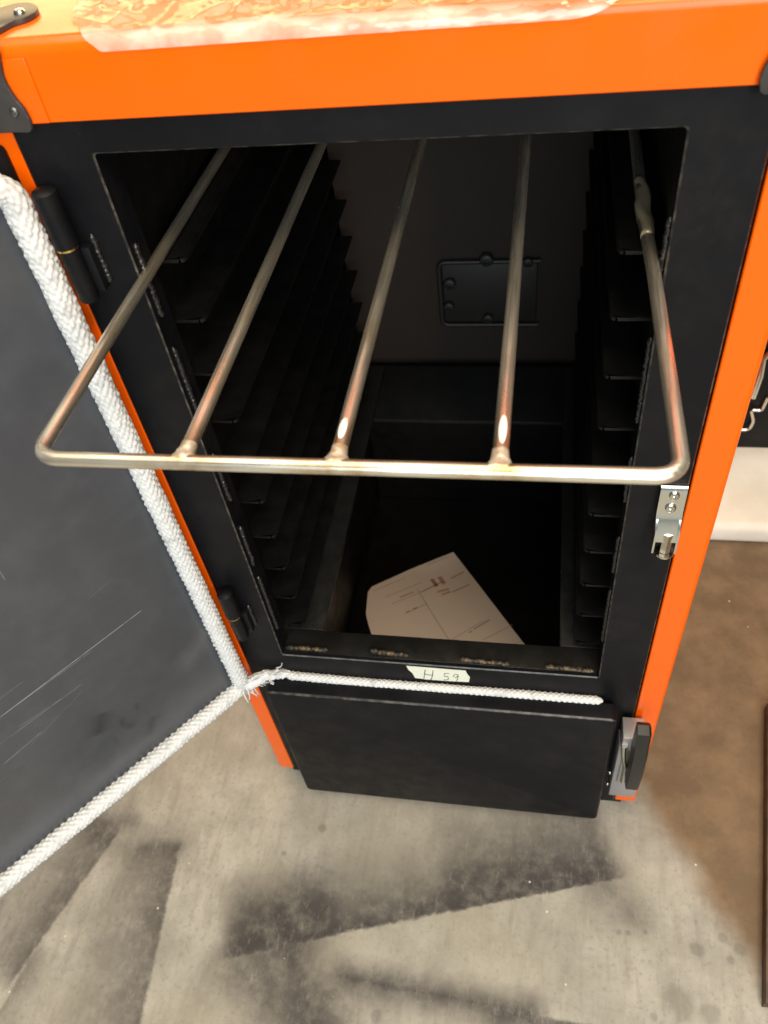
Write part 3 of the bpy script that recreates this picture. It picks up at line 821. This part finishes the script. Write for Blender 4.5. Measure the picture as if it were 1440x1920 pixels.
# ------------------------------------------------------------------ strip of tape with a pen mark, stuck below the opening
yt = -0.0016
tc = [(762, 1249), (800, 1252), (840, 1255.5), (873, 1258), (876, 1264), (881, 1270), (879, 1279), (840, 1277), (800, 1274), (778, 1271), (774, 1263), (766, 1256)]
bm = bmesh.new(); prism(bm, [px(u, v, 'y', yt) for u, v in tc], (0, 0.0006, 0))
tape = thing('tape_label', 'strip of pale tape with a handwritten mark stuck above the ash door', 'tape', px(820, 1264, 'y', yt))
finish('tape_strip', bm, TAPE, tape, 0)
stroke_set([[(797, 1256), (796, 1264), (795, 1272)], [(812, 1257), (811, 1266), (809, 1273), (805, 1276), (802, 1275)], [(796, 1264), (811, 1266)]], 'y', yt - 0.0001, 0.00055, 'letter', INK, tape)
stroke_set([[(842, 1263), (833, 1262.5), (833, 1268), (840, 1268.5), (841, 1273), (838, 1275), (832, 1274)]], 'y', yt - 0.0001, 0.00048, 'digit', INK, tape)
stroke_set([[(859, 1265), (853, 1264), (850, 1268), (854, 1271), (859, 1267), (859, 1265)], [(859, 1267), (858, 1273), (856, 1277)]], 'y', yt - 0.0001, 0.00048, 'digit', INK, tape)

# ------------------------------------------------------------------ crumpled clear film over the hood
bm = bmesh.new()
low = [(183, 72), (192, 84), (240, 77), (350, 62), (440, 51), (500, 48), (530, 58), (548, 55), (620, 41), (720, 29), (840, 16), (980, 4), (1060, -8)]
lowp = [px(u, v, 'y', yf - 0.003) for u, v in low]
NX, NV = 260, 170
def low_z(x):
    for p, q in zip(lowp, lowp[1:]):
        if p.x <= x <= q.x:
            t = (x - p.x) / max(1e-6, q.x - p.x); return p.z * (1 - t) + q.z * t
    return lowp[0].z if x < lowp[0].x else lowp[-1].z
grid = []; folds = []
x0f, x1f = lowp[0].x, lowp[-1].x
for i in range(NX + 1):
    col = []
    for j in range(NV + 1):
        tv = j / NV
        xl = x0f - 0.03 * min(1, tv * 4) + 0.004 * noise.noise((tv * 20, 3, 1)) - 0.02 * tv
        xr = x1f + 0.14 * tv ** 0.6 + 0.004 * noise.noise((tv * 20, 8, 1))
        x = xl + (xr - xl) * i / NX
        zl = min(low_z(max(x, x0f)), HT - 0.002)
        s = tv ** 1.5 * 0.36                                  # arc length from the lower edge
        front = HT - r - zl
        arc = r * math.pi / 2
        if s < front: y, z, ny, nz = yf, zl + s, -1.0, 0.0
        elif s < max(front, 0) + arc:
            a = (s - max(front, 0)) / r
            if front < 0: a = min(math.pi / 2, a + math.acos(max(-1, min(1, 1 - 0))) )
            y, z, ny, nz = yf + r - r * math.cos(a), HT - r + r * math.sin(a), -math.cos(a), math.sin(a)
        else: y, z, ny, nz = yf + r + s - max(front, 0) - arc, HT, 0.0, 1.0
        q = Vector((x * 0.8 + y * 0.5, (y + z * 0.8) * 1.25 - x * 0.35, z))
        k_ = min(1, max(0.0, s - 0.006) * 60)
        h = 0.0010 + 0.0004 * noise.noise(q * 120)
        arc_s = y + z * 0.9
        for (th, sc, amp, sd_) in ((0.5, 34, 0.0030, 1), (-0.45, 46, 0.0022, 5), (1.25, 40, 0.0018, 9), (0.1, 70, 0.0012, 13)):
            ca, sa = math.cos(th), math.sin(th)
            uu, vv = (x * ca + arc_s * sa) * 0.28, -x * sa + arc_s * ca
            nn = noise.noise(Vector((uu * sc, vv * sc, sd_)))
            h += amp * max(0, 1 - abs(nn) * 5.5) ** 1.1 * (0.08 + 0.92 * k_)
        if tv > 0.25: h += 0.012 * max(0, noise.noise(q * 11)) * min(1, (tv - .25) * 4)
        folds.append(max(0.0, min(1.0, (0.0135 - s + 0.005 * noise.noise((x * 30, 2, 7)) - 0.5 * max(0.0, x + 0.03) * 0.06) / 0.006)))
        col.append(bm.verts.new((x, y + ny * h, z + nz * h)))
    grid.append(col)
for i in range(NX):
    for j in range(NV): bm.faces.new((grid[i][j], grid[i + 1][j], grid[i + 1][j + 1], grid[i][j + 1]))
film = finish('plastic_film', bm, FILM, None, 180)
fa_ = film.data.attributes.new('fold', 'FLOAT', 'POINT')
for i, f_ in enumerate(folds): fa_.data[i].value = f_
film['label'] = 'crumpled clear plastic film draped over the top of the orange hood'; film['category'] = 'plastic film'

# ------------------------------------------------------------------ things behind, along the right
wl = F(1326, 1018); wr = F(1440, 1026)
g = G('dusty_white_foam'); g.bump(g.noise(220, 3), 0.3, 0.001)
FOAM = g.set(col=g.mix(g.ramp(g.noise(8, 4), .35, .7), (0.68, 0.65, 0.56), (0.80, 0.78, 0.70)), rough=0.85)
bm = bmesh.new(); box(bm, (wl.x - 0.16, wl.y, FZ), (wl.x + 0.75, wl.y + 0.50, FZ + 0.052), 0.016, 4)
o = finish('foam_slab', bm, FOAM); o['label'] = 'dusty white foam slab on the floor behind the boiler'; o['category'] = 'foam slab'
# second boiler's black front standing on the slab
bx = px(1385, 840, 'z', FZ + 0.052)
nb = thing('black_cabinet', 'black steel cabinet with metal toggle clasp on the white slab', 'cabinet', (bx.x + 0.2, bx.y + 0.15, FZ + 0.0525))
bm = bmesh.new(); box(bm, (bx.x - 0.12, bx.y, FZ + 0.0525), (bx.x + 0.5, bx.y + 0.3, FZ + 0.75), 0.004)
finish('body', bm, BLACK, nb)
yb = bx.y
bm = bmesh.new()
B1 = lambda u, v, o=0.0: px(u, v, 'y', yb - 0.006 - o)
tube(bm, round_path([B1(1440, 745), B1(1428, 770), B1(1408, 768), B1(1413, 790), B1(1405, 805), B1(1390, 806)], 0.008, 5), 0.0035, 10)
tube(bm, [B1(1448, 655), B1(1432, 672), B1(1426, 705), B1(1412, 745)], 0.006, 10)
finish('clasp', bm, ZINC, nb, 60)
# dark brown steel panel on the floor at the right edge
p0, p1 = F(1433, 1330), F(1428, 1888)
g = G('rust_brown_steel'); g.bump(g.noise(200, 3), .2, .001)
RUST = g.set(col=g.mix(g.ramp(g.noise(40, 5), .35, .7), (0.045, 0.024, 0.013), (0.10, 0.052, 0.025)), rough=0.5)
bm = bmesh.new()
prism(bm, [p1, p0, p0 + Vector((0.3, 0.02, 0)), p1 + Vector((0.3, 0.02, 0))], (0, 0, 0.022), 0.003)
o = finish('steel_panel', bm, RUST); o['label'] = 'rust brown steel panel lying at the right edge of the floor'; o['category'] = 'steel panel'
